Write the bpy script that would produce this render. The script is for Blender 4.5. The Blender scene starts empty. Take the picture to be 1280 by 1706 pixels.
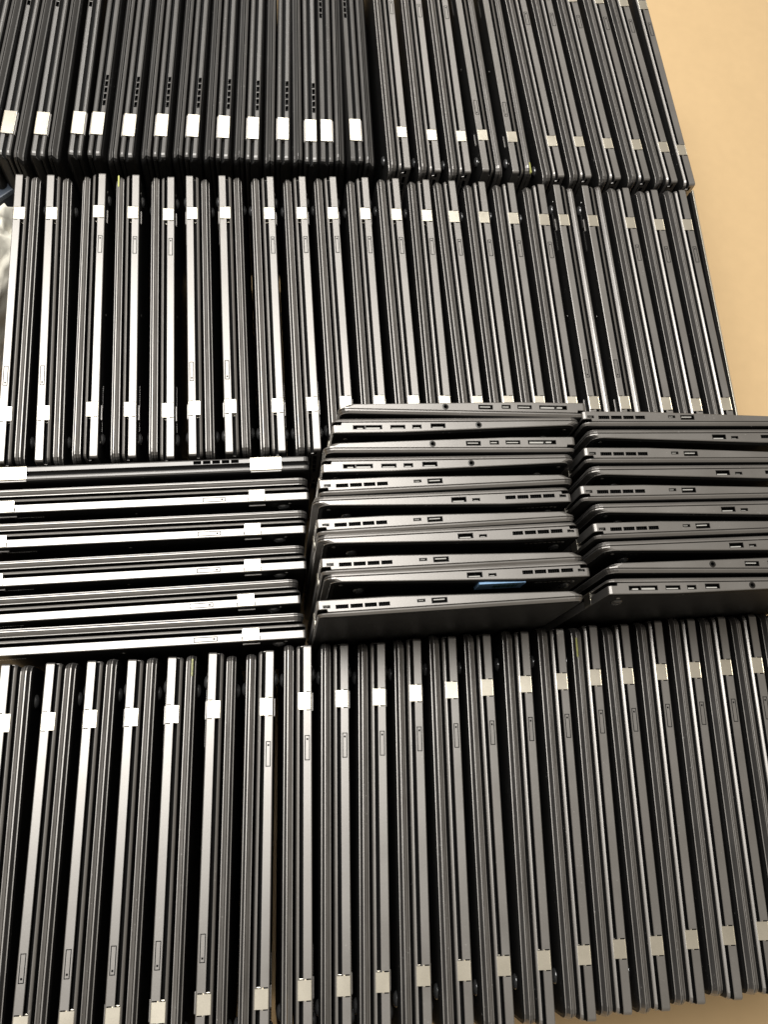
import bpy, bmesh, math, random
from mathutils import Matrix, Vector
random.seed(7)

# ------------------------------------------------------------------ camera
SC = bpy.context.scene
COL = SC.collection
F_PX, PITCH, ROLL, CAM_H = 1400.0, math.radians(19.93), math.radians(20.84), 0.998
cp, sp, cr, sr = math.cos(PITCH), math.sin(PITCH), math.cos(ROLL), math.sin(ROLL)
_r, _u, FWD = Vector((1, 0, 0)), Vector((0, cp, sp)), Vector((0, sp, -cp))
RIGHT, UP = cr * _r + sr * _u, -sr * _r + cr * _u
cam_data = bpy.data.cameras.new("camera")
cam_data.sensor_fit = 'HORIZONTAL'
cam_data.sensor_width = 36.0
cam_data.lens = 36.0 * F_PX / 1280.0
cam_data.clip_start, cam_data.clip_end = 0.02, 60.0
cam = bpy.data.objects.new("camera", cam_data)
COL.objects.link(cam)
m = Matrix((RIGHT, UP, -FWD)).transposed().to_4x4()
m.translation = (0, 0, CAM_H)
cam.matrix_world = m
SC.camera = cam

# ------------------------------------------------------------------ light
world = bpy.data.worlds.new("World")
SC.world = world
world.use_nodes = True
bg = world.node_tree.nodes["Background"]
bg.inputs[0].default_value = (1.0, 0.91, 0.77, 1)
bg.inputs[1].default_value = 0.36


def ceiling_lamp(name, loc, size, power, color, target):
    d = bpy.data.lights.new(name, 'AREA')
    d.shape = 'RECTANGLE'
    d.size, d.size_y = size
    d.energy = power
    d.color = color
    o = bpy.data.objects.new(name, d)
    COL.objects.link(o)
    o.location = loc
    o.rotation_euler = (Vector(target) - Vector(loc)).to_track_quat('-Z', 'Y').to_euler()
    return o


ceiling_lamp("ceiling_light", (-1.02, 0.62, 2.4), (1.8, 1.2), 102, (1.0, 0.985, 0.955), (-1.02, 0.62, 0))
ceiling_lamp("ceiling_light", (-1.15, 2.75, 2.4), (1.2, 0.6), 26, (1.0, 0.98, 0.94), (-1.15, 2.75, 0))

SC.view_settings.view_transform = 'Standard'
SC.view_settings.look = 'None'
SC.view_settings.gamma = 1.0
SC.view_settings.exposure = 0.0
SC.render.engine = 'CYCLES'


def unproject(px, py, z):
    """point of the horizontal plane at height z seen at photo pixel (px, py)"""
    d = (px - 640) * RIGHT - (py - 853) * UP + F_PX * FWD
    t = (z - CAM_H) / d.z
    return Vector((0, 0, CAM_H)) + t * d


# ------------------------------------------------------------------ materials
def make_mat(name, color, rough, metallic=0.0, spec=0.5, var=0.12, grain=400.0, bump=0.0, rough_var=0.08, streak=False, dust=0.0):
    mt = bpy.data.materials.new(name)
    mt.use_nodes = True
    nt = mt.node_tree
    b = nt.nodes["Principled BSDF"]
    b.inputs["Metallic"].default_value = metallic
    b.inputs["Specular IOR Level"].default_value = spec
    tc = nt.nodes.new("ShaderNodeTexCoord")
    info = nt.nodes.new("ShaderNodeObjectInfo")
    add = nt.nodes.new("ShaderNodeVectorMath")
    add.operation = 'ADD'
    sc = nt.nodes.new("ShaderNodeMath")
    sc.operation = 'MULTIPLY'
    sc.inputs[1].default_value = 17.0
    nt.links.new(info.outputs["Random"], sc.inputs[0])
    nt.links.new(tc.outputs["Object"], add.inputs[0])
    nt.links.new(sc.outputs[0], add.inputs[1])
    src = add.outputs[0]
    if streak:
        mp = nt.nodes.new("ShaderNodeMapping")
        mp.inputs["Scale"].default_value = (0.06, 1.0, 1.0)
        nt.links.new(src, mp.inputs[0])
        src = mp.outputs[0]
    n1 = nt.nodes.new("ShaderNodeTexNoise")
    n1.inputs["Scale"].default_value = grain
    n1.inputs["Detail"].default_value = 3.0
    n2 = nt.nodes.new("ShaderNodeTexNoise")
    n2.inputs["Scale"].default_value = 22.0
    n2.inputs["Detail"].default_value = 4.0
    nt.links.new(src, n1.inputs["Vector"])
    nt.links.new(add.outputs[0], n2.inputs["Vector"])
    # value factor = 1 + var*(noise) + var*(object random)
    def mad(a, k, c):
        q = nt.nodes.new("ShaderNodeMath")
        q.operation = 'MULTIPLY_ADD'
        nt.links.new(a, q.inputs[0])
        q.inputs[1].default_value = k
        if isinstance(c, float):
            q.inputs[2].default_value = c
        else:
            nt.links.new(c, q.inputs[2])
        return q.outputs[0]
    v = mad(n1.outputs["Fac"], var * 1.6, 1.0 - var * 1.8)
    v = mad(n2.outputs["Fac"], var * 1.2, v)
    v = mad(info.outputs["Random"], var * 0.8, v)
    mix = nt.nodes.new("ShaderNodeVectorMath")
    mix.operation = 'SCALE'
    mix.inputs[0].default_value = color
    nt.links.new(v, mix.inputs["Scale"])
    if dust > 0:
        n3 = nt.nodes.new("ShaderNodeTexNoise")
        n3.inputs["Scale"].default_value = 520.0
        n3.inputs["Detail"].default_value = 2.0
        nt.links.new(add.outputs[0], n3.inputs["Vector"])
        n4 = nt.nodes.new("ShaderNodeTexNoise")
        n4.inputs["Scale"].default_value = 14.0
        nt.links.new(add.outputs[0], n4.inputs["Vector"])
        th = mad(n4.outputs["Fac"], 0.35, n3.outputs["Fac"])
        mr = nt.nodes.new("ShaderNodeMapRange")
        mr.inputs["From Min"].default_value = 0.90
        mr.inputs["From Max"].default_value = 0.97
        mr.inputs["To Max"].default_value = dust
        nt.links.new(th, mr.inputs["Value"])
        mc = nt.nodes.new("ShaderNodeMix")
        mc.data_type = 'RGBA'
        mc.inputs[7].default_value = (0.45, 0.44, 0.42, 1)
        nt.links.new(mr.outputs[0], mc.inputs[0])
        nt.links.new(mix.outputs[0], mc.inputs[6])
        nt.links.new(mc.outputs[2], b.inputs["Base Color"])
        um = nt.nodes.new("ShaderNodeMath")
        um.operation = 'MULTIPLY_ADD'
        nt.links.new(mr.outputs[0], um.inputs[0])
        um.inputs[1].default_value = -metallic
        um.inputs[2].default_value = metallic
        nt.links.new(um.outputs[0], b.inputs["Metallic"])
    else:
        nt.links.new(mix.outputs[0], b.inputs["Base Color"])
    r = mad(n2.outputs["Fac"], rough_var * 2, rough - rough_var)
    nt.links.new(r, b.inputs["Roughness"])
    if bump > 0:
        bp = nt.nodes.new("ShaderNodeBump")
        bp.inputs["Strength"].default_value = bump
        bp.inputs["Distance"].default_value = 0.0004
        nt.links.new(n1.outputs["Fac"], bp.inputs["Height"])
        nt.links.new(bp.outputs[0], b.inputs["Normal"])
    return mt


M_EDGE = make_mat("satin_dark_edge", (0.285, 0.272, 0.258), 0.42, metallic=0.9, var=0.10, grain=900, bump=0.05, dust=0.35)
M_SHELL = make_mat("soft_black_shell", (0.008, 0.0077, 0.0074), 0.5, spec=0.2, var=0.25, grain=700, bump=0.08, dust=0.25)
M_LID = make_mat("soft_black_lid", (0.010, 0.0097, 0.0094), 0.5, spec=0.22, var=0.25, grain=700, bump=0.08, dust=0.30)
M_BLACK = make_mat("recess_black", (0.004, 0.004, 0.004), 0.7, spec=0.15)
M_FRONT = make_mat("dark_front_edge", (0.215, 0.205, 0.196), 0.38, metallic=0.85, var=0.45, grain=900, streak=True, dust=0.60)  # front bezel; the weaker reflection of its slant is put into the tone
M_HINGE = make_mat("satin_silver_hinge", (0.82, 0.77, 0.66), 0.34, metallic=1.0, var=0.12, grain=900)
M_RUBBER = make_mat("black_rubber", (0.035, 0.035, 0.035), 0.2, spec=1.0)
M_SCREW = make_mat("screw_metal", (0.35, 0.34, 0.33), 0.3, metallic=1.0)
M_PORT = make_mat("port_shell_metal", (0.07, 0.068, 0.065), 0.35, metallic=1.0)
M_TONGUE = make_mat("port_tongue", (0.40, 0.39, 0.36), 0.45)
M_BARREL = make_mat("dark_grey_barrel", (0.15, 0.145, 0.14), 0.42, metallic=0.7, var=0.15, grain=900, streak=True, dust=0.50)
M_FLOOR = make_mat("tan_floor", (0.60, 0.425, 0.23), 0.55, spec=0.3, var=0.05, grain=60, rough_var=0.05)
M_BLUE = make_mat("blue_label", (0.20, 0.34, 0.52), 0.5, var=0.25, grain=260)
M_PRINT = make_mat("label_print", (0.03, 0.09, 0.08), 0.6)
M_YELLOW = make_mat("yellow_label", (0.30, 0.30, 0.09), 0.4, var=0.9, grain=500)
M_CREAM = make_mat("cream_foam_bag", (0.85, 0.81, 0.70), 0.5, var=0.2, grain=45, bump=0.2)
M_NAVY = make_mat("navy_box", (0.012, 0.017, 0.028), 0.4)
M_NAVY_EDGE = make_mat("navy_box_edge", (0.06, 0.075, 0.10), 0.4)

# ------------------------------------------------------------------ mesh building blocks (mm, laptop frame)
# x: to the laptop's right side, d: from the rear (hinge) edge towards the user, y: from the lid seam towards the bottom
W, D = 331.0, 226.0
MM = 0.001


def P(x, d, y):
    return Vector((x * MM, -d * MM, -y * MM))


def finish(bm, name, mats):
    bmesh.ops.recalc_face_normals(bm, faces=bm.faces)
    me = bpy.data.meshes.new(name)
    bm.to_mesh(me)
    bm.free()
    for q in mats:
        me.materials.append(q)
    return me


def outline(w, dlen, rad, insets, xbreaks, dbreaks):
    """symmetric rounded outline; returns two lists: right half (x>0) going rear->front, as (x, d) rows"""
    ir, isd, inf = insets
    hx = w / 2 - isd
    d0, d1 = ir, dlen - inf
    r0 = max(rad[0] - min(ir, isd), 0.6)
    r1 = max(rad[1] - min(isd, inf), 0.6)
    row = []
    for x in xbreaks:
        row.append((x, d0))
    n = 4
    for i in range(n + 1):
        a = math.pi / 2 * i / n
        row.append((hx - r0 + r0 * math.sin(a), d0 + r0 - r0 * math.cos(a)))
    for dd in dbreaks:
        row.append((hx, dd))
    for i in range(n + 1):
        a = math.pi / 2 * i / n
        row.append((hx - r1 + r1 * math.cos(a), d1 - r1 + r1 * math.sin(a)))
    return row


def loft(bm, w, dlen, rad, layers, xbreaks, dbreaks, mat_of_band, cap_mats, wall=None, holes=(), hole_mat=1):
    """layers: list of (insets, yfunc). Rows mirrored in x. wall = index of the band that may carry holes.
    holes: (side, a0, a1, y0, y1, depth) side in 'R','L','B' (B: rear wall, a along x)."""
    rows = []
    for ins, yf in layers:
        half = outline(w, dlen, rad, ins, xbreaks, dbreaks)
        ring = [(x, d) for x, d in half] + [(-x, d) for x, d in reversed(half)]
        rows.append([(x, d, yf(d)) for x, d in ring])
    n = len(rows[0])
    verts = [[bm.verts.new(P(*p)) for p in r] for r in rows]

    def quad(a, b, c, d_, mi):
        try:
            f = bm.faces.new((a, b, c, d_))
            f.material_index = mi
        except ValueError:
            pass

    def find(i):
        p, q = rows[wall][i], rows[wall][(i + 1) % n]
        mx, md = (p[0] + q[0]) / 2, (p[1] + q[1]) / 2
        for k, (s, a0, a1, y0, y1, dep) in enumerate(holes):
            if s == 'B' and md < 1.0 and a0 < mx < a1:
                return k
            if s == 'R' and mx > w / 2 - 1.0 and a0 < md < a1:
                return k
            if s == 'L' and mx < -w / 2 + 1.0 and a0 < md < a1:
                return k
        return None

    for b in range(len(layers) - 1):
        for i in range(n):
            j = (i + 1) % n
            k = find(i) if b == wall else None
            if k is None:
                quad(verts[b][i], verts[b][j], verts[b + 1][j], verts[b + 1][i], mat_of_band[b])
                continue
            s, a0, a1, y0, y1, dep = holes[k]
            pi, pj = rows[b][i], rows[b][j]
            inx, ind = (0, 1) if s == 'B' else ((-1, 0) if s == 'R' else (1, 0))
            def vv(p, y, e):
                return bm.verts.new(P(p[0] + inx * e, p[1] + ind * e, y))
            A0, B0, A1, B1 = vv(pi, y0, 0), vv(pj, y0, 0), vv(pi, y1, 0), vv(pj, y1, 0)
            a0_, b0_, a1_, b1_ = vv(pi, y0, dep), vv(pj, y0, dep), vv(pi, y1, dep), vv(pj, y1, dep)
            quad(verts[b][i], verts[b][j], B0, A0, mat_of_band[b])
            quad(A1, B1, verts[b + 1][j], verts[b + 1][i], mat_of_band[b])
            quad(A0, B0, b0_, a0_, hole_mat)
            quad(a1_, b1_, B1, A1, hole_mat)
            quad(a0_, b0_, b1_, a1_, hole_mat)
            if find((i - 1) % n) != k:
                quad(A0, a0_, a1_, A1, hole_mat)
            if find(j) != k:
                quad(B0, B1, b1_, b0_, hole_mat)
    for b, mi in ((0, cap_mats[0]), (len(layers) - 1, cap_mats[1])):
        h = n // 2
        for i in range(h - 1):
            quad(verts[b][i], verts[b][i + 1], verts[b][n - 2 - i], verts[b][n - 1 - i], mi)
    return bm


def lerp_profile(pts):
    def f(d):
        if d <= pts[0][0]:
            return pts[0][1]
        for (a, ya), (b, yb) in zip(pts, pts[1:]):
            if d <= b:
                return ya + (yb - ya) * (d - a) / (b - a)
        return pts[-1][1]
    return f


def offs(f, k):
    return lambda d: f(d) + k


# ports along the two sides: d0, d1, y0, y1
LEFT_PORTS = [("power_port", 18, 44, 2.6, 6.9), ("display_port", 51, 64.5, 2.7, 6.7), ("mini_port", 70.5, 79, 2.6, 6.6),
              ("data_port", 87, 100.5, 1.5, 6.2)]
AUDIO_D, AUDIO_Y = 130.5, 3.4
RIGHT_PORTS = [("lock_slot", 4.6, 10.8, 3.0, 5.8), ("mini_port", 82, 89, 3.2, 6.0), ("data_port", 94, 107.5, 1.5, 6.4)]
RIGHT_VENTS = [(15, 25.5), (27, 37.2), (38.7, 48.7), (50.2, 59.5)]
VENT_Y = (2.2, 5.6)
HINGE_X = 115.0
HINGE_HALF = 7.0

ytop = lerp_profile([(0, 2.4), (8.0, 2.4), (8.6, 0.0), (D, 0.0)])
ywall = lerp_profile([(0, 9.2), (60, 8.9), (D, 3.1)])
ybot = lerp_profile([(0, 9.6), (12, 10.9), (60, 11.2), (D, 4.8)])


def front_band(bm):
    """the wide slanted faces of the front edge are toned darker to paint in their weaker reflection beside the bevels"""
    for f in bm.faces:
        c = f.calc_center_median()
        if f.material_index == 0 and -c.y > (D - 9.5) * MM and max(v.co.z for v in f.verts) - min(v.co.z for v in f.verts) > 1.0 * MM:
            f.material_index = 3


def base_mesh():
    bm = bmesh.new()
    xb = [0.0, HINGE_X - HINGE_HALF - 1.3, HINGE_X + HINGE_HALF + 1.3]
    db = {8.0, 8.6, 12.5, 61.5, 150.0, 200.0}
    holes = [('B', HINGE_X - HINGE_HALF - 1.3, HINGE_X + HINGE_HALF + 1.3, 3.8, 8.9, 6.0),
             ('B', -HINGE_X - HINGE_HALF - 1.3, -HINGE_X + HINGE_HALF + 1.3, 3.8, 8.9, 6.0)]
    for _, a, b, y0, y1 in LEFT_PORTS:
        db |= {a, b}
        holes.append(('L', a, b, y0, y1, 5.0))
    db |= {AUDIO_D - 2.0, AUDIO_D + 2.0}
    holes.append(('L', AUDIO_D - 2.0, AUDIO_D + 2.0, AUDIO_Y - 2.0, AUDIO_Y + 2.0, 5.0))
    for _, a, b, y0, y1 in RIGHT_PORTS:
        db |= {a, b}
        holes.append(('R', a, b, y0, y1, 5.0))
    for a, b in RIGHT_VENTS:
        db |= {a, b}
        holes.append(('R', a, b, VENT_Y[0], VENT_Y[1], 5.0))
    layers = [((0.5, 0.5, 0.35), ytop), ((0, 0, 0), offs(ytop, 0.4)), ((0, 0, 0.08), offs(ytop, 1.25)), ((0, 0, 5.0), offs(ywall, 0.1)),
              ((0.4, 0.4, 5.12), offs(ywall, 0.75)), ((0.9, 2.6, 7.2), offs(ybot, -0.4)), ((1.4, 3.4, 8.4), ybot)]
    loft(bm, W, D, (3.0, 9.0), layers, xb, sorted(db), [0, 0, 0, 0, 1, 1], (2, 1), wall=2, holes=holes, hole_mat=2)
    front_band(bm)
    return finish(bm, "laptop_base", [M_EDGE, M_SHELL, M_BLACK, M_FRONT])


def lid_mesh():
    bm = bmesh.new()
    yin = lerp_profile([(0, -0.7), (5, -0.6), (16, -0.4), (D, -0.4)])
    yq = lerp_profile([(0, -1.7), (14, -1.8), (D, -1.9)])
    ymid = lerp_profile([(0, -2.8), (14, -3.2), (150, -3.3), (D, -3.5)])
    layers = [((0.5, 0.6, 0.3), yin), ((0.0, 0.0, 0.0), offs(yin, -0.35)), ((0.22, 0.2, 0.5), yq), ((0.85, 1.1, 1.6), ymid),
              ((1.5, 1.5, 1.66), offs(ymid, -0.55)), ((6.0, 2.4, 5.0), lambda d: -4.5), ((8.5, 4.0, 7.0), lambda d: -4.8)]
    loft(bm, W, D, (6.0, 9.0), layers, [0.0], [16.0, 60.0, 150.0], [0, 0, 0, 0, 1, 1], (2, 1))
    front_band(bm)
    return finish(bm, "laptop_lid", [M_EDGE, M_LID, M_BLACK, M_FRONT])


def boxes_mesh(name, boxes, mats, bev=0.0):
    """boxes: (x0,x1,d0,d1,y0,y1,mat)"""
    bm = bmesh.new()
    for x0, x1, d0, d1, y0, y1, mi in boxes:
        r = bmesh.ops.create_cube(bm, size=1.0)
        for v in r["verts"]:
            c = v.co.copy()
            v.co = P(x0 + (c.x + .5) * (x1 - x0), d0 + (c.y + .5) * (d1 - d0), y0 + (c.z + .5) * (y1 - y0))
        fs = {f for v in r["verts"] for f in v.link_faces}
        for f in fs:
            f.material_index = mi
        if bev > 0:
            es = {e for f in fs for e in f.edges}
            bmesh.ops.bevel(bm, geom=list(es), offset=bev * MM, segments=2, profile=0.6, affect='EDGES')
    return finish(bm, name, mats)


def dome_mesh(name, rx, rd, h, mats, n=14):
    """flattened dome standing out towards +y from y=0"""
    bm = bmesh.new()
    prev = None
    for i in range(5):
        a = math.pi / 2 * i / 5
        ring = [bm.verts.new(P(rx * math.cos(a) * math.cos(t), rd * math.cos(a) * math.sin(t), h * math.sin(a)))
                for t in [2 * math.pi * k / n for k in range(n)]]
        if prev:
            for k in range(n):
                bm.faces.new((prev[k], prev[(k + 1) % n], ring[(k + 1) % n], ring[k]))
        prev = ring
    top = bm.verts.new(P(0, 0, h))
    for k in range(n):
        bm.faces.new((prev[k], prev[(k + 1) % n], top))
    me = finish(bm, name, mats)
    for p in me.polygons:
        p.use_smooth = True
    return me


def tube_ring_mesh(name, r0, r1, depth, mats, n=16):
    """short ring around the x axis, opening towards -x (left side jack)"""
    bm = bmesh.new()
    a, b, c = [], [], []
    for k in range(n):
        t = 2 * math.pi * k / n
        a.append(bm.verts.new(P(0, r1 * math.cos(t), r1 * math.sin(t))))
        b.append(bm.verts.new(P(-0.1, r0 * math.cos(t), r0 * math.sin(t))))
        c.append(bm.verts.new(P(depth, r0 * math.cos(t), r0 * math.sin(t))))
    for k in range(n):
        j = (k + 1) % n
        bm.faces.new((a[k], a[j], b[j], b[k])).material_index = 0
        bm.faces.new((b[k], b[j], c[j], c[k])).material_index = 1
    bm.faces.new(c).material_index = 1
    return finish(bm, name, mats)


def port_meshes(name, a, b, y0, y1, side):
    """metal-lined mouth with a tongue; lives inside the recess of the side wall"""
    s = 1 if side == 'R' else -1
    xo, xi = s * (W / 2 - 0.15), s * (W / 2 - 4.5)
    x0, x1 = min(xo, xi), max(xo, xi)
    t = 0.45
    shell = [(x0, x1, a + .02, a + t, y0 + .02, y1 - .02, 0), (x0, x1, b - t, b - .02, y0 + .02, y1 - .02, 0),
             (x0, x1, a + t, b - t, y0 + .02, y0 + t, 0), (x0, x1, a + t, b - t, y1 - t, y1 - .02, 0)]
    xt = s * (W / 2 - 1.6)
    u0, u1 = min(xt, xi), max(xt, xi)
    if name == "power_port":
        c = a + (b - a) * 0.42
        tongue = [(u0, u1, a + 4, a + 9, y1 - 2.2, y1 - 0.9, 0), (u0, u1, c + .6, b - 2.0, y1 - 2.5, y1 - 1.0, 0)]
        shell.append((x0, x1, c - .4, c + .4, y0 + t, y1 - t, 0))
    elif name == "lock_slot":
        tongue = [(u0, u1, a + 1.0, b - 1.0, y1 - 1.0, y1 - 0.5, 0)]
    elif name == "data_port":
        tongue = [(u0, u1, a + 2.0, b - 2.0, y1 - 1.9, y1 - 1.0, 0)]
    else:
        ym = (y0 + y1) / 2
        tongue = [(u0, u1, a + 1.5, b - 1.5, ym + 0.1, ym + 1.0, 0)]
    return boxes_mesh(name, shell, [M_PORT]), boxes_mesh("contact_tongue", tongue, [M_TONGUE])


def vent_mesh():
    out = []
    for a, b in RIGHT_VENTS:
        fins = []
        k = a + 1.6
        while k < b - 1:
            fins.append((W / 2 - 4.5, W / 2 - 1.6, k, k + 0.5, VENT_Y[0] + .05, VENT_Y[1] - .05, 0))
            k += 1.9
        out.append(boxes_mesh("vent_fins", fins, [M_BLACK]))
    return out


ME_BASE, ME_LID = base_mesh(), lid_mesh()
ME_HINGE = boxes_mesh("hinge", [(-HINGE_HALF, HINGE_HALF, -0.35, 6.5, -1.6, 9.0, 0)], [M_HINGE], bev=0.35)
ME_PIN = boxes_mesh("hinge_pin", [(-HINGE_HALF - 1.2, -HINGE_HALF + .1, 0.4, 2.4, 3.4, 5.0, 0),
                                  (HINGE_HALF - .1, HINGE_HALF + 1.2, 0.4, 2.4, 3.4, 5.0, 0)], [M_HINGE])
ME_LIP = boxes_mesh("hinge_lip", [(-HINGE_HALF - .6, HINGE_HALF + .6, 8.2, 9.4, 9.6, 11.3, 0)], [M_EDGE], bev=0.2)
ME_TRAY = boxes_mesh("card_tray", [(-10.0, 10.0, -0.06, 0.6, -1.55, 1.55, 0)], [M_EDGE])
ME_TRAY_GAP = boxes_mesh("tray_gap", [(-10.7, 10.7, -0.05, 0.5, -2.25, -1.55, 0), (-10.7, 10.7, -0.05, 0.5, 1.55, 2.25, 0),
                                      (-10.7, -10.0, -0.05, 0.5, -1.55, 1.55, 0), (10.0, 10.7, -0.05, 0.5, -1.55, 1.55, 0)], [M_BLACK])
ME_PINHOLE = boxes_mesh("pin_hole", [(-0.8, 0.8, -0.09, 0.3, -0.8, 0.8, 0)], [M_BLACK])
ME_FOOT = dome_mesh("rubber_foot", 6.5, 5.0, 3.2, [M_RUBBER])
ME_SCREW = dome_mesh("screw", 2.0, 2.0, 0.8, [M_SCREW], 10)
ME_JACK = tube_ring_mesh("audio_jack", 1.7, 3.0, 4.0, [M_PORT, M_BLACK])
ME_LPORTS = [(nm, port_meshes(nm, a, b, y0, y1, 'L')) for nm, a, b, y0, y1 in LEFT_PORTS]
ME_RPORTS = [(nm, port_meshes(nm, a, b, y0, y1, 'R')) for nm, a, b, y0, y1 in RIGHT_PORTS]
ME_VENTS = vent_mesh()
dash = [(W / 2 - 10.6, W / 2 - 9.4, 15 + 4.2 * k, 17.8 + 4.2 * k, 10.5, 11.2, 0) for k in range(8)]
ME_DASHES = boxes_mesh("bottom_vent", dash, [M_EDGE])
slots = [(84 + 2.1 * k, 85.0 + 2.1 * k, 12.6, 15.6, 10.6, 11.2, 0) for k in range(24) if k not in (13, 14)]
ME_SLOTS = boxes_mesh("intake_vent", slots, [M_EDGE])

# ---- the second, thicker kind of laptop: rounded rear barrels and wide hinges
W2, D2 = 324.0, 226.0
HINGE2_X, HINGE2_HALF = 119.0, 14.5


def shaded_ends(bm):
    """the short sides are soft black like the shell"""
    bm.normal_update()
    for f in bm.faces:
        if abs(f.normal.x) > 0.6 and f.material_index == 0:
            f.material_index = 1


def base2_mesh():
    bm = bmesh.new()
    yt = lerp_profile([(0, 1.6), (7, 1.6), (8, 0), (D2, 0)])
    yw = lerp_profile([(0, 9.5), (60, 9.0), (D2, 5.0)])
    yb = lerp_profile([(0, 10.6), (14, 13.6), (70, 13.0), (D2, 7.4)])
    vx = [29 + 9.0 * k for k in range(5)]
    xb = [0.0]
    holes = []
    for x in vx:
        x0 = HINGE2_X - 26 - (x - 29) - 7.4
        holes.append(('B', x0, x0 + 7.4, 5.4, 8.6, 4.0))
    xs = set()
    for h in holes:
        xs |= {abs(h[1]), abs(h[2])}
    xb += sorted(xs)
    layers = [((5.0, 1.5, 0.5), yt), ((4.0, 0.4, 0.0), lerp_profile([(0, 4.6), (7, 4.6), (8, 1.0), (D2, 0.6)])),
              ((0.5, 0, 0.3), lerp_profile([(0, 5.1), (7, 5.1), (8, 2.2), (D2, 1.2)])), ((0.0, 0.0, 5.0), offs(yw, -0.9)),
              ((0.7, 0.5, 5.6), offs(yw, 0.3)), ((2.8, 3.4, 7.4), offs(yb, -0.6)), ((4.0, 5, 9), yb)]
    loft(bm, W2, D2, (6, 9), layers, xb, [8.0, 8.8, 14, 60, 150, 200], [2, 0, 0, 0, 1, 1], (2, 1), wall=2, holes=holes, hole_mat=2)
    shaded_ends(bm)
    return finish(bm, "laptop_base_thick", [M_BARREL, M_SHELL, M_BLACK])


def lid2_mesh():
    bm = bmesh.new()
    step = lambda r, f: lerp_profile([(0, r), (6, r), (7.5, f), (D2, f)])
    layers = [((1.7, 0.6, 0.4), step(1.2, -0.4)), ((0.5, 0.1, 0), step(0.5, -0.8)), ((0.0, 0, 0.2), step(-0.7, -1.4)), ((0.3, 0, 1.0), step(-2.4, -2.8)),
              ((1.2, 0.5, 1.6), step(-3.7, -3.6)), ((3.2, 3, 5.0), lambda d: -4.6), ((6, 5.5, 7.5), lambda d: -4.9)]
    loft(bm, W2, D2, (6, 9), layers, [0.0], [6.5, 7.6, 14.0, 60.0, 150.0], [0, 0, 0, 0, 1, 1], (2, 1))
    shaded_ends(bm)
    return finish(bm, "laptop_lid_thick", [M_BARREL, M_LID, M_BLACK])


ME_BASE2, ME_LID2 = base2_mesh(), lid2_mesh()
ME_HINGE2 = boxes_mesh("wide_hinge", [(-HINGE2_HALF, HINGE2_HALF, -0.9, 8.0, -2.8, 9.2, 0)], [M_HINGE], bev=0.6)
ME_HINGE2_LIP = boxes_mesh("hinge_lip", [(-HINGE2_HALF, HINGE2_HALF, 0.8, 2.6, -4.6, -3.2, 0)], [M_EDGE], bev=0.2)

# ------------------------------------------------------------------ placing
ORD = ["zeroth", "first", "second", "third", "fourth", "fifth", "sixth", "seventh", "eighth", "ninth", "tenth", "eleventh",
       "twelfth", "thirteenth", "fourteenth", "fifteenth", "sixteenth", "seventeenth", "eighteenth", "nineteenth",
       "twentieth", "twenty-first", "twenty-second", "twenty-third", "twenty-fourth", "twenty-fifth"]


def part(name, mesh, parent, loc=(0, 0, 0), local=None):
    o = bpy.data.objects.new(name, mesh)
    COL.objects.link(o)
    o.parent = parent
    mt = local.copy() if local else Matrix.Identity(4)
    if any(loc):
        mt = mt @ Matrix.Translation(P(*loc))
    o.matrix_local = mt
    return o


def make_root(R, T, U, origin, contact, label, group):
    """origin: world position of the frame origin (x=0,d=0,y=0); contact: (x,d,y) that stands on the floor"""
    rot = Matrix((R, -T, U)).transposed().to_4x4()
    c = P(*contact)
    o = bpy.data.objects.new("laptop", None)
    o.empty_display_size = 0.02
    COL.objects.link(o)
    rot.translation = origin + rot.to_3x3() @ c
    o.matrix_world = rot
    o["label"] = label
    o["category"] = "laptop"
    o["group"] = group
    return o, Matrix.Translation(-c)


def ortho(b, T):
    """right-side axis from lid direction U=-b and T"""
    U = -b
    # R x (-T) = U  ->  R = (-T) x U
    return (-T).cross(U), U


def foot_at(root, loc, local):
    part("rubber_foot", ME_FOOT, root, loc, local)


def hinge_up(pos, b, label, group, kind=1, rm=None):
    """pos: world point of the middle of the rear edge at y=0; b: horizontal unit vector from lid to base"""
    T = Vector((0, 0, -1))
    if rm is not None:
        T, b = rm @ T, rm @ b
    R, U = ortho(b, T)
    if kind == 1:
        root, L = make_root(R, T, U, pos, (0, D, 0), label, group)
        bs = part("base", ME_BASE, root, (0, 0, 0), L)
        part("lid", ME_LID, root, (0, 0, 0), L)
        for s in (-1, 1):
            h = part("hinge", ME_HINGE, root, (s * HINGE_X, 0, 0), L)
            part("hinge_pin", ME_PIN, h)
            part("hinge_lip", ME_LIP, root, (s * HINGE_X, 0, 0), L)
            foot_at(root, (s * (W / 2 - 25), 16, 10.7), L)
            part("screw", ME_SCREW, root, (s * (W / 2 - 19), 9.5, 10.5), L)
        part("screw", ME_SCREW, root, (0, 18, 10.9), L)
        tr = part("card_tray", ME_TRAY, root, (-74.5, 0, 6.1), L)
        part("tray_gap", ME_TRAY_GAP, tr)
        part("pin_hole", ME_PINHOLE, tr, (-7.4, 0, 0))
        part("intake_vent", ME_SLOTS, root, (0, 0, 0), L)
    else:
        root, L = make_root(R, T, U, pos, (0, D2, 0), label, group)
        part("base", ME_BASE2, root, (0, 0, 0), L)
        part("lid", ME_LID2, root, (0, 0, 0), L)
        for s in (-1, 1):
            h = part("hinge", ME_HINGE2, root, (s * HINGE2_X, 0, 0), L)
            part("hinge_lip", ME_HINGE2_LIP, h)
    return root


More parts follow.
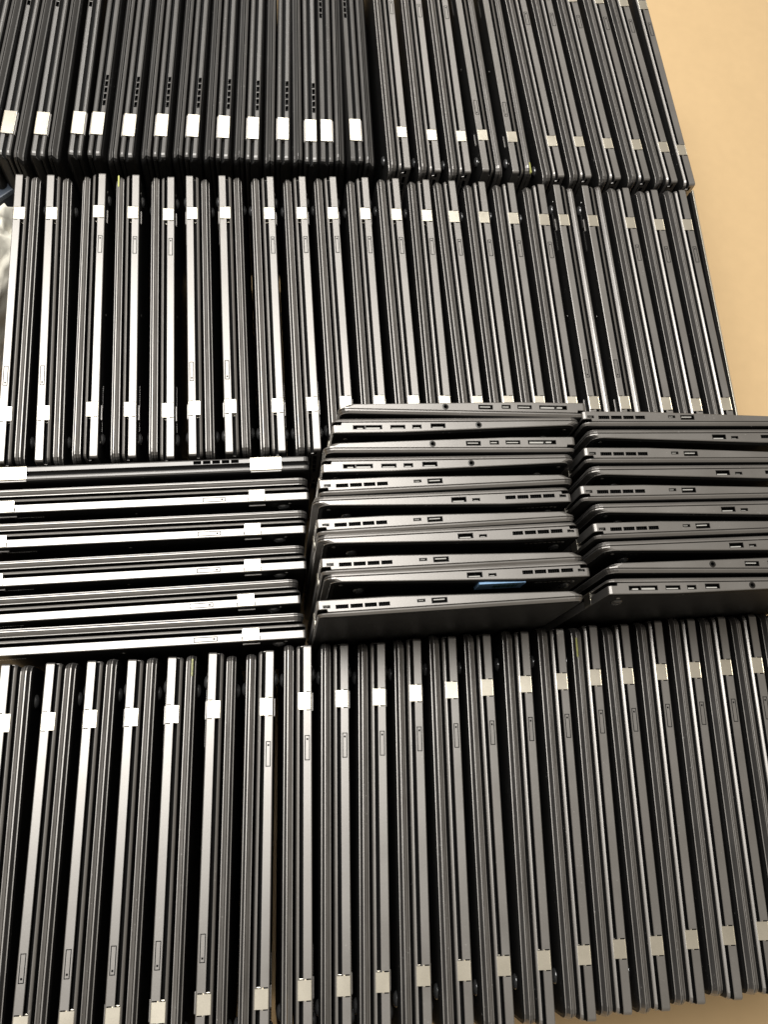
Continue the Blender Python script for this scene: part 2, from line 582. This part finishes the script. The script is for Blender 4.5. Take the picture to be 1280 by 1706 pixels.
def front_up(pos, b, label, group, kind=1, rm=None):
    """pos: world point of the middle of the FRONT edge at y=0 (top)"""
    T = Vector((0, 0, 1))
    if rm is not None:
        T, b = rm @ T, rm @ b
    R, U = ortho(b, T)
    dl = D if kind == 1 else D2
    root, L = make_root(R, T, U, pos - T * dl * MM, (0, 0, 0), label, group)
    part("base", ME_BASE if kind == 1 else ME_BASE2, root, (0, 0, 0), L)
    part("lid", ME_LID if kind == 1 else ME_LID2, root, (0, 0, 0), L)
    if kind == 1:
        for s in (-1, 1):
            foot_at(root, (s * (W / 2 - 30), D - 24, 5.6), L)
    return root


COUNT = {}
ROWS = {}


def count(key):
    COUNT[key] = COUNT.get(key, 0) + 1
    return ORD[COUNT[key]]


def unit(p1, p2, side, order, row, group, kind=1, lean=0.0, anchor=None, half=HINGE_X, where="from left", zt=None):
    """one hinge-up laptop (and its front-edge-up neighbour) from the photo pixels of its two hinges.
    side: +1 base towards +X / -1; order: 'FH','HF','H'; anchor: None -> middle of both hinges, or index of the known hinge"""
    zt = (D if kind == 1 else D2) * MM
    a, c = unproject(*p1, zt), unproject(*p2, zt)
    ax = (c - a).normalized()
    if anchor is None:
        mid = (a + c) / 2
    else:
        mid = (a + ax * half * MM) if anchor == 0 else (c - ax * half * MM)
    nb = Vector((-ax.y, ax.x, 0))
    if side in ('R', 'L'):
        if (nb.x > 0) != (side == 'R'):
            nb = -nb
    else:
        if (nb.y > 0) != (side == 'U'):
            nb = -nb
    yc = 3.9 if kind == 1 else 3.2
    pos = mid - nb * yc * MM
    jitter = random.uniform(-0.004, 0.004)
    pos.z = zt * math.cos(lean) + 0.0005
    rv = (nb if nb.x > 0 else -nb) if side in 'RL' else nb
    tilt = Matrix.Rotation(lean, 3, Vector((0, 0, 1)).cross(rv))
    made = {}
    off = (4.6 * 2 + 1.3) if kind == 1 else (4.9 * 2 + 0.9)
    fpos = pos - nb * off * MM + ax * random.uniform(-0.0025, 0.0025)
    mapping = {'F': lambda lab: front_up(fpos, -nb, lab, group, kind, tilt), 'H': lambda lab: hinge_up(pos, nb, lab, group, kind, tilt)}
    for ch in order:
        kd = "thick" if kind == 2 else "slim"
        if ch == 'H':
            lab = "%s black laptop standing hinge up, %s %s, %s" % (kd, count((row, kd, 'H')), where, row)
        else:
            lab = "%s black laptop, thin front edge up, %s %s, %s" % (kd, count((row, kd, 'F')), where, row)
        made[ch] = mapping[ch](lab)
    ROWS.setdefault(row, []).append((pos, nb))
    return made


# ------------------------------------------------------------------ the floor
bm = bmesh.new()
bmesh.ops.create_grid(bm, x_segments=8, y_segments=8, size=3.0)
fl = bpy.data.objects.new("floor", finish(bm, "floor", [M_FLOOR]))
COL.objects.link(fl)
fl["kind"] = "structure"

# ------------------------------------------------------------------ front row (nearest the camera)
FRONT = [((5, 1205), (-43, 1716), 'L'), ((80, 1201), (33, 1711), 'L'), ((150, 1196), (110, 1704), 'L'), ((219, 1193), (187, 1697), 'L'),
         ((287, 1188), (263, 1688), 'L'), ((356, 1179), (339, 1676), 'L'), ((444, 1175), (436, 1666), 'R'), ((508, 1165), (508, 1652), 'R'),
         ((570, 1161), (573, 1645), 'R'), ((632, 1159), (638, 1638), 'R'), ((693, 1152), (706, 1628), 'R'), ((753, 1147), (774, 1619), 'R'),
         ((812, 1143), (840, 1611), 'R'), ((876, 1138), (907, 1601), 'R'), ((936, 1132), (974, 1594), 'R'), ((992, 1127), (1033, 1582), 'R'),
         ((1046, 1124), (1095, 1577), 'R'), ((1102, 1118), (1153, 1566), 'R'), ((1158, 1115), (1214, 1559), 'R'), ((1210, 1110), (1272, 1552), 'R'),
         ((1262, 1107), (1330, 1545), 'R'), ((1313, 1104), (1388, 1539), 'R')]
front_units = []
for p1, p2, s in FRONT:
    front_units.append(unit(p1, p2, s, 'FH' if s == 'R' else 'HF', "nearest row", "laptops standing in the nearest row",
                           lean=math.radians((2.0 if s == 'L' else -0.5) + random.uniform(-0.3, 0.3))))

# ------------------------------------------------------------------ second row from the back
MIDDLE = [((32, 353), (9, 693), 'L'), ((86, 353), (72, 692), 'L'), ((165, 350), (154, 686), 'R'), ((222, 352), (217, 686), 'R'),
          ((281, 355), (280, 688), 'R'), ((320, 353), (324, 684), 'L'), ((375, 353), (384, 680), 'L'), ((449, 354), (463, 679), 'R'),
          ((503, 353), (521, 677), 'R'), ((555, 354), (577, 674), 'R'), ((609, 355), (633, 673), 'R'), ((661, 357), (690, 672), 'R'),
          ((712, 360), (742, 671), 'R'), ((757, 362), (796, 671), 'R'), ((807, 362), (848, 672), 'R'), ((856, 363), (900, 673), 'R'),
          ((907, 366), (954, 673), 'R'), ((940, 367), (990, 672), 'L'), ((988, 368), (1041, 672), 'L'), ((1051, 373), (1110, 672), 'R'),
          ((1099, 376), (1160, 674), 'R'), ((1146, 375), (1210, 674), 'R')]
LEAN_MID = [3, 3, 0, 0, 0, 0.5, 0.5] + [-1.3] * 10 + [0.3, 0.3] + [-2.0] * 3
mid_units = []
for p1, p2, s in MIDDLE:
    mid_units.append(unit(p1, p2, s, 'FH' if s == 'R' else 'HF', "second row from back", "laptops standing in the second row from the back",
                         lean=math.radians(LEAN_MID[len(mid_units)] + random.uniform(-0.2, 0.2))))

# ------------------------------------------------------------------ back row: thick laptops left, slim ones right
BACK_THICK = [((4, 0), (-41, 203), 'L', 'HF'), ((55, 0), (15, 205), 'L', 'HF'), ((103, 0), (70, 207), 'L', 'HF'), ((158, 0), (131, 206), 'L', 'H'), ((190, 0), (163, 207), 'R', 'H'),
              ((240, 0), (216, 210), 'R', 'FH'), ((289, 0), (270, 210), 'R', 'FH'), ((338, 0), (322, 211), 'R', 'FH'), ((384, 0), (373, 213), 'R', 'FH'),
              ((429, 0), (422, 215), 'R', 'FH'), ((474, 0), (472, 216), 'R', 'FH'), ((514, 0), (518, 219), 'R', 'FH'), ((539, 0), (544, 219), 'L', 'HF'),
              ((579, 0), (592, 218), 'L', 'HF')]
for p1, p2, s, o in BACK_THICK:
    unit(p1, p2, s, o, "back row", "laptops standing in the back row", kind=2, anchor=1, half=HINGE2_X)
BACK_SLIM = [((648, 0), (670, 221), 'R', 'FH'), ((694, 0), (720, 226), 'R', 'FH'), ((738, 0), (769, 228), 'R', 'FH'), ((767, 0), (804, 226), 'L', 'HF'),
             ((812, 0), (853, 229), 'L', 'HF'), ((868, 0), (920, 236), 'R', 'FH'), ((911, 0), (965, 237), 'R', 'FH'), ((954, 2), (1013, 240), 'R', 'FH'),
             ((999, 5), (1061, 242), 'R', 'FH'), ((1040, 8), (1106, 246), 'R', 'FH'), ((1071, 8), (1136, 251), 'R', 'H')]
LEAN_BACK = [0.3, -1.5, -1.5, 0, 0, -2, -2, -2, -2, -2, -1]
back_units = []
for p1, p2, s, o in BACK_SLIM:
    back_units.append(unit(p1, p2, s, o, "back row", "laptops standing in the back row", anchor=1,
                           lean=math.radians(LEAN_BACK[len(back_units)])))

# ------------------------------------------------------------------ left pile, turned crosswise
unit((12, 790), (443, 773), 'U', 'H', "crosswise group at left", "crosswise laptops at left", kind=2, where="from back", anchor=1, half=HINGE2_X)
CROSS = [((7, 845), (428, 826)), ((-7, 903), (421, 882)), ((-10, 967), (421, 942)), ((-10, 1027), (410, 1000)), ((-2, 1082), (418, 1057))]
for p1, p2 in CROSS:
    unit(p1, p2, 'D', 'FH', "crosswise group at left", "crosswise laptops at left", where="from back", anchor=1)

# ------------------------------------------------------------------ two piles standing on their short side, ports up
def side_up(pl, pr, base_dir, rear, label, group):
    """pl, pr: photo pixels of the lid seam's left and right ends on top; base_dir 'U' away / 'D' towards the viewer; rear 'L'/'R'"""
    zt = W * MM
    a, c = unproject(*pl, zt), unproject(*pr, zt)
    ax = (c - a).normalized()
    nb = Vector((-ax.y, ax.x, 0))
    if base_dir == 'D':
        nb = -nb
    T = ax if rear == 'L' else -ax
    R, U = ortho(nb, T)
    up_side = 1 if R.z > 0 else -1
    d_left = 0.0 if rear == 'L' else D
    org = a - T * d_left * MM - R * (up_side * W / 2 * MM)
    root, L = make_root(R, T, U, org, (-up_side * W / 2, D / 2, 0), label, group)
    part("base", ME_BASE, root, (0, 0, 0), L)
    part("lid", ME_LID, root, (0, 0, 0), L)
    h = part("hinge", ME_HINGE, root, (up_side * HINGE_X, 0, 0), L)
    part("hinge_pin", ME_PIN, h)
    foot_at(root, (up_side * (W / 2 - 25), 16, 10.7), L)
    foot_at(root, (up_side * (W / 2 - 26), D - 30, 6.2), L)
    part("screw", ME_SCREW, root, (up_side * (W / 2 - 12), 12.5, 10.8), L)
    part("screw", ME_SCREW, root, (up_side * (W / 2 - 9), D - 14, 5.2), L)
    if up_side > 0:
        for nm, (sh, tg) in ME_RPORTS:
            o = part(nm, sh, root, (0, 0, 0), L)
            part("contact_tongue", tg, o)
        for v in ME_VENTS:
            part("vent", v, root, (0, 0, 0), L)
        part("bottom_vent", ME_DASHES, root, (0, 0, 0), L)
    else:
        for nm, (sh, tg) in ME_LPORTS:
            o = part(nm, sh, root, (0, 0, 0), L)
            part("contact_tongue", tg, o)
        part("audio_jack", ME_JACK, root, (-W / 2 - 0.02, AUDIO_D, AUDIO_Y), L)
    return root, L, up_side


CENTRE = [((564, 680), (963, 688), 'U', 'R'), ((553, 704), (958, 701), 'D', 'L'), ((539, 746), (947, 745), 'U', 'R'), ((536, 769), (947, 763), 'D', 'L'),
          ((531, 818), (943, 798), 'U', 'L'), ((521, 835), (937, 818), 'D', 'R'), ((528, 884), (953, 859), 'U', 'L'), ((529, 898), (955, 876), 'D', 'R'),
          ((535, 950), (970, 927), 'U', 'L'), ((541, 962), (975, 941), 'D', 'R'), ((529, 1021), (970, 992), 'U', 'L')]
centre_roots = []
for i, (a, c, bd, rr) in enumerate(CENTRE):
    lab = "slim black laptop on its side, ports up, %s from back, middle pile" % ORD[i + 1]
    centre_roots.append(side_up(a, c, bd, rr, lab, "laptops on their side in the middle pile"))
RIGHTP = [((972, 702), (1280, 702), 'U', 'L'), ((980, 722), (1280, 721), 'D', 'R'), ((975, 763), (1280, 762), 'U', 'L'), ((983, 783), (1280, 780), 'D', 'R'),
          ((969, 827), (1280, 821), 'U', 'L'), ((989, 846), (1280, 840), 'D', 'R'), ((991, 890), (1280, 879), 'U', 'L'), ((1000, 910), (1280, 899), 'D', 'R'),
          ((1013, 946), (1280, 946), 'U', 'R'), ((1013, 971), (1280, 968), 'D', 'L')]
for i, (a, c, bd, rr) in enumerate(RIGHTP):
    lab = "slim black laptop on its side, ports up, %s from back, right pile" % ORD[i + 1]
    side_up(a, c, bd, rr, lab, "laptops on their side in the right pile")

# blue label stuck on the underside of the tenth laptop of the middle pile
root, L, us = centre_roots[9]
me = boxes_mesh("sticker", [(min(us * (W / 2 - 3.2), us * (W / 2 - 22)), max(us * (W / 2 - 3.2), us * (W / 2 - 22)), 57, 97, 9.8, 11.7, 0)], [M_BLUE], bev=0.5)
st = part("sticker", me, root, (0, 0, 0), L)
st["label"] = "pale blue paper sticker with dark print"
pr = [(us * (W / 2 - 12) - 4.5, us * (W / 2 - 12) + 4, 62 + 2.0 * k, 63.1 + 2.0 * k + 0.4 * (k % 2), 11.5, 11.95, 0) for k in range(11)]
part("print", boxes_mesh("print", pr, [M_PRINT]), st)

# small yellow labels on the front edges of four laptops
def edge_label(made, px, py, length):
    r = made['F']
    q = r.matrix_world.inverted() @ unproject(px, py, D * MM)
    x = q.x / MM
    st = part("sticker", boxes_mesh("edge_label", [(x - length / 2, x + length / 2, D - 2.5, D + 0.2, 0.6, 1.8, 0)], [M_YELLOW], bev=0.15), r)
    st["label"] = "small yellow label on the front edge"


edge_label(mid_units[3], 207, 303, 14)
edge_label(front_units[4], 312, 1112, 15)
edge_label(front_units[15], 968, 1078, 18)
edge_label(back_units[4], 878, 280, 14)

# thin dark panel closing the right end of the second row
a, c = unproject(1154, 317, 0.222), unproject(1230, 700, 0.222)
ax = (c - a).normalized()
nb = Vector((ax.y, -ax.x, 0))
if nb.x < 0:
    nb = -nb
root = bpy.data.objects.new("screen_panel", None)
COL.objects.link(root)
rm = Matrix((ax, nb, Vector((0, 0, 1)))).transposed().to_4x4()
mid = a + ax * 0.158
rm.translation = (mid.x, mid.y, 0)
root.matrix_world = rm
root["label"] = "thin black panel standing upright at the right end of the second row from back"
root["category"] = "panel"


def flat_box(name, parent, x0, x1, y0, y1, z0, z1, mat, bev):
    bm = bmesh.new()
    r = bmesh.ops.create_cube(bm, size=1.0)
    for v in r["verts"]:
        k = v.co.copy()
        v.co = Vector((x0 + (k.x + .5) * (x1 - x0), y0 + (k.y + .5) * (y1 - y0), z0 + (k.z + .5) * (z1 - z0)))
    if bev:
        bmesh.ops.bevel(bm, geom=list(bm.edges), offset=bev, segments=2, profile=0.6, affect='EDGES')
    o = bpy.data.objects.new(name, finish(bm, name, [mat]))
    COL.objects.link(o)
    o.parent = parent
    return o


flat_box("panel_back", root, -0.158, 0.158, -0.0006, 0.0014, 0.0, 0.222, M_HINGE, 0.0004)
flat_box("panel_front", root, -0.156, 0.156, -0.0030, -0.0010, 0.002, 0.220, M_BLACK, 0.0003)

# crumpled cream foam bag and a dark box wedged in at the left end of the second row
def bag_mesh():
    from mathutils import noise
    bm = bmesh.new()
    bmesh.ops.create_icosphere(bm, subdivisions=5, radius=1.0)
    for v in bm.verts:
        n = v.co.normalized()
        k = 1.0 + 0.16 * noise.noise(n * 2.3 + Vector((3, 1, 7))) + 0.11 * abs(noise.noise(n * 6.0)) + 0.05 * noise.noise(n * 14.0)
        c = Vector((n.x * 0.034, n.y * 0.105, n.z * 0.112)) * k
        c.z = max(c.z, -0.100)
        v.co = c + Vector((0, 0, 0.100))
    me = finish(bm, "foam_bag", [M_CREAM])
    for p in me.polygons:
        p.use_smooth = True
    return me


bag = bpy.data.objects.new("foam_bag", bag_mesh())
COL.objects.link(bag)
q = unproject(-8, 440, 0.19)
bag.location = (q.x - 0.022, q.y - 0.01, 0)
bag.rotation_euler = (0, 0, math.radians(2))
bag["label"] = "crumpled cream foam bag at the left end of the second row from back"
bag["category"] = "bag"

q = unproject(2, 300, 0.17)
bx = bpy.data.objects.new("storage_box", None)
COL.objects.link(bx)
bx.location = (q.x - 0.035, q.y + 0.0, 0)
bx.rotation_euler = (0, 0, math.radians(-24))
bx["label"] = "dark navy box beside the cream bag at the left edge"
bx["category"] = "box"
flat_box("box_body", bx, -0.05, 0.05, -0.03, 0.03, 0.0, 0.165, M_NAVY, 0.002)
flat_box("box_lid", bx, -0.052, 0.052, -0.032, 0.032, 0.1652, 0.172, M_NAVY_EDGE, 0.0015)
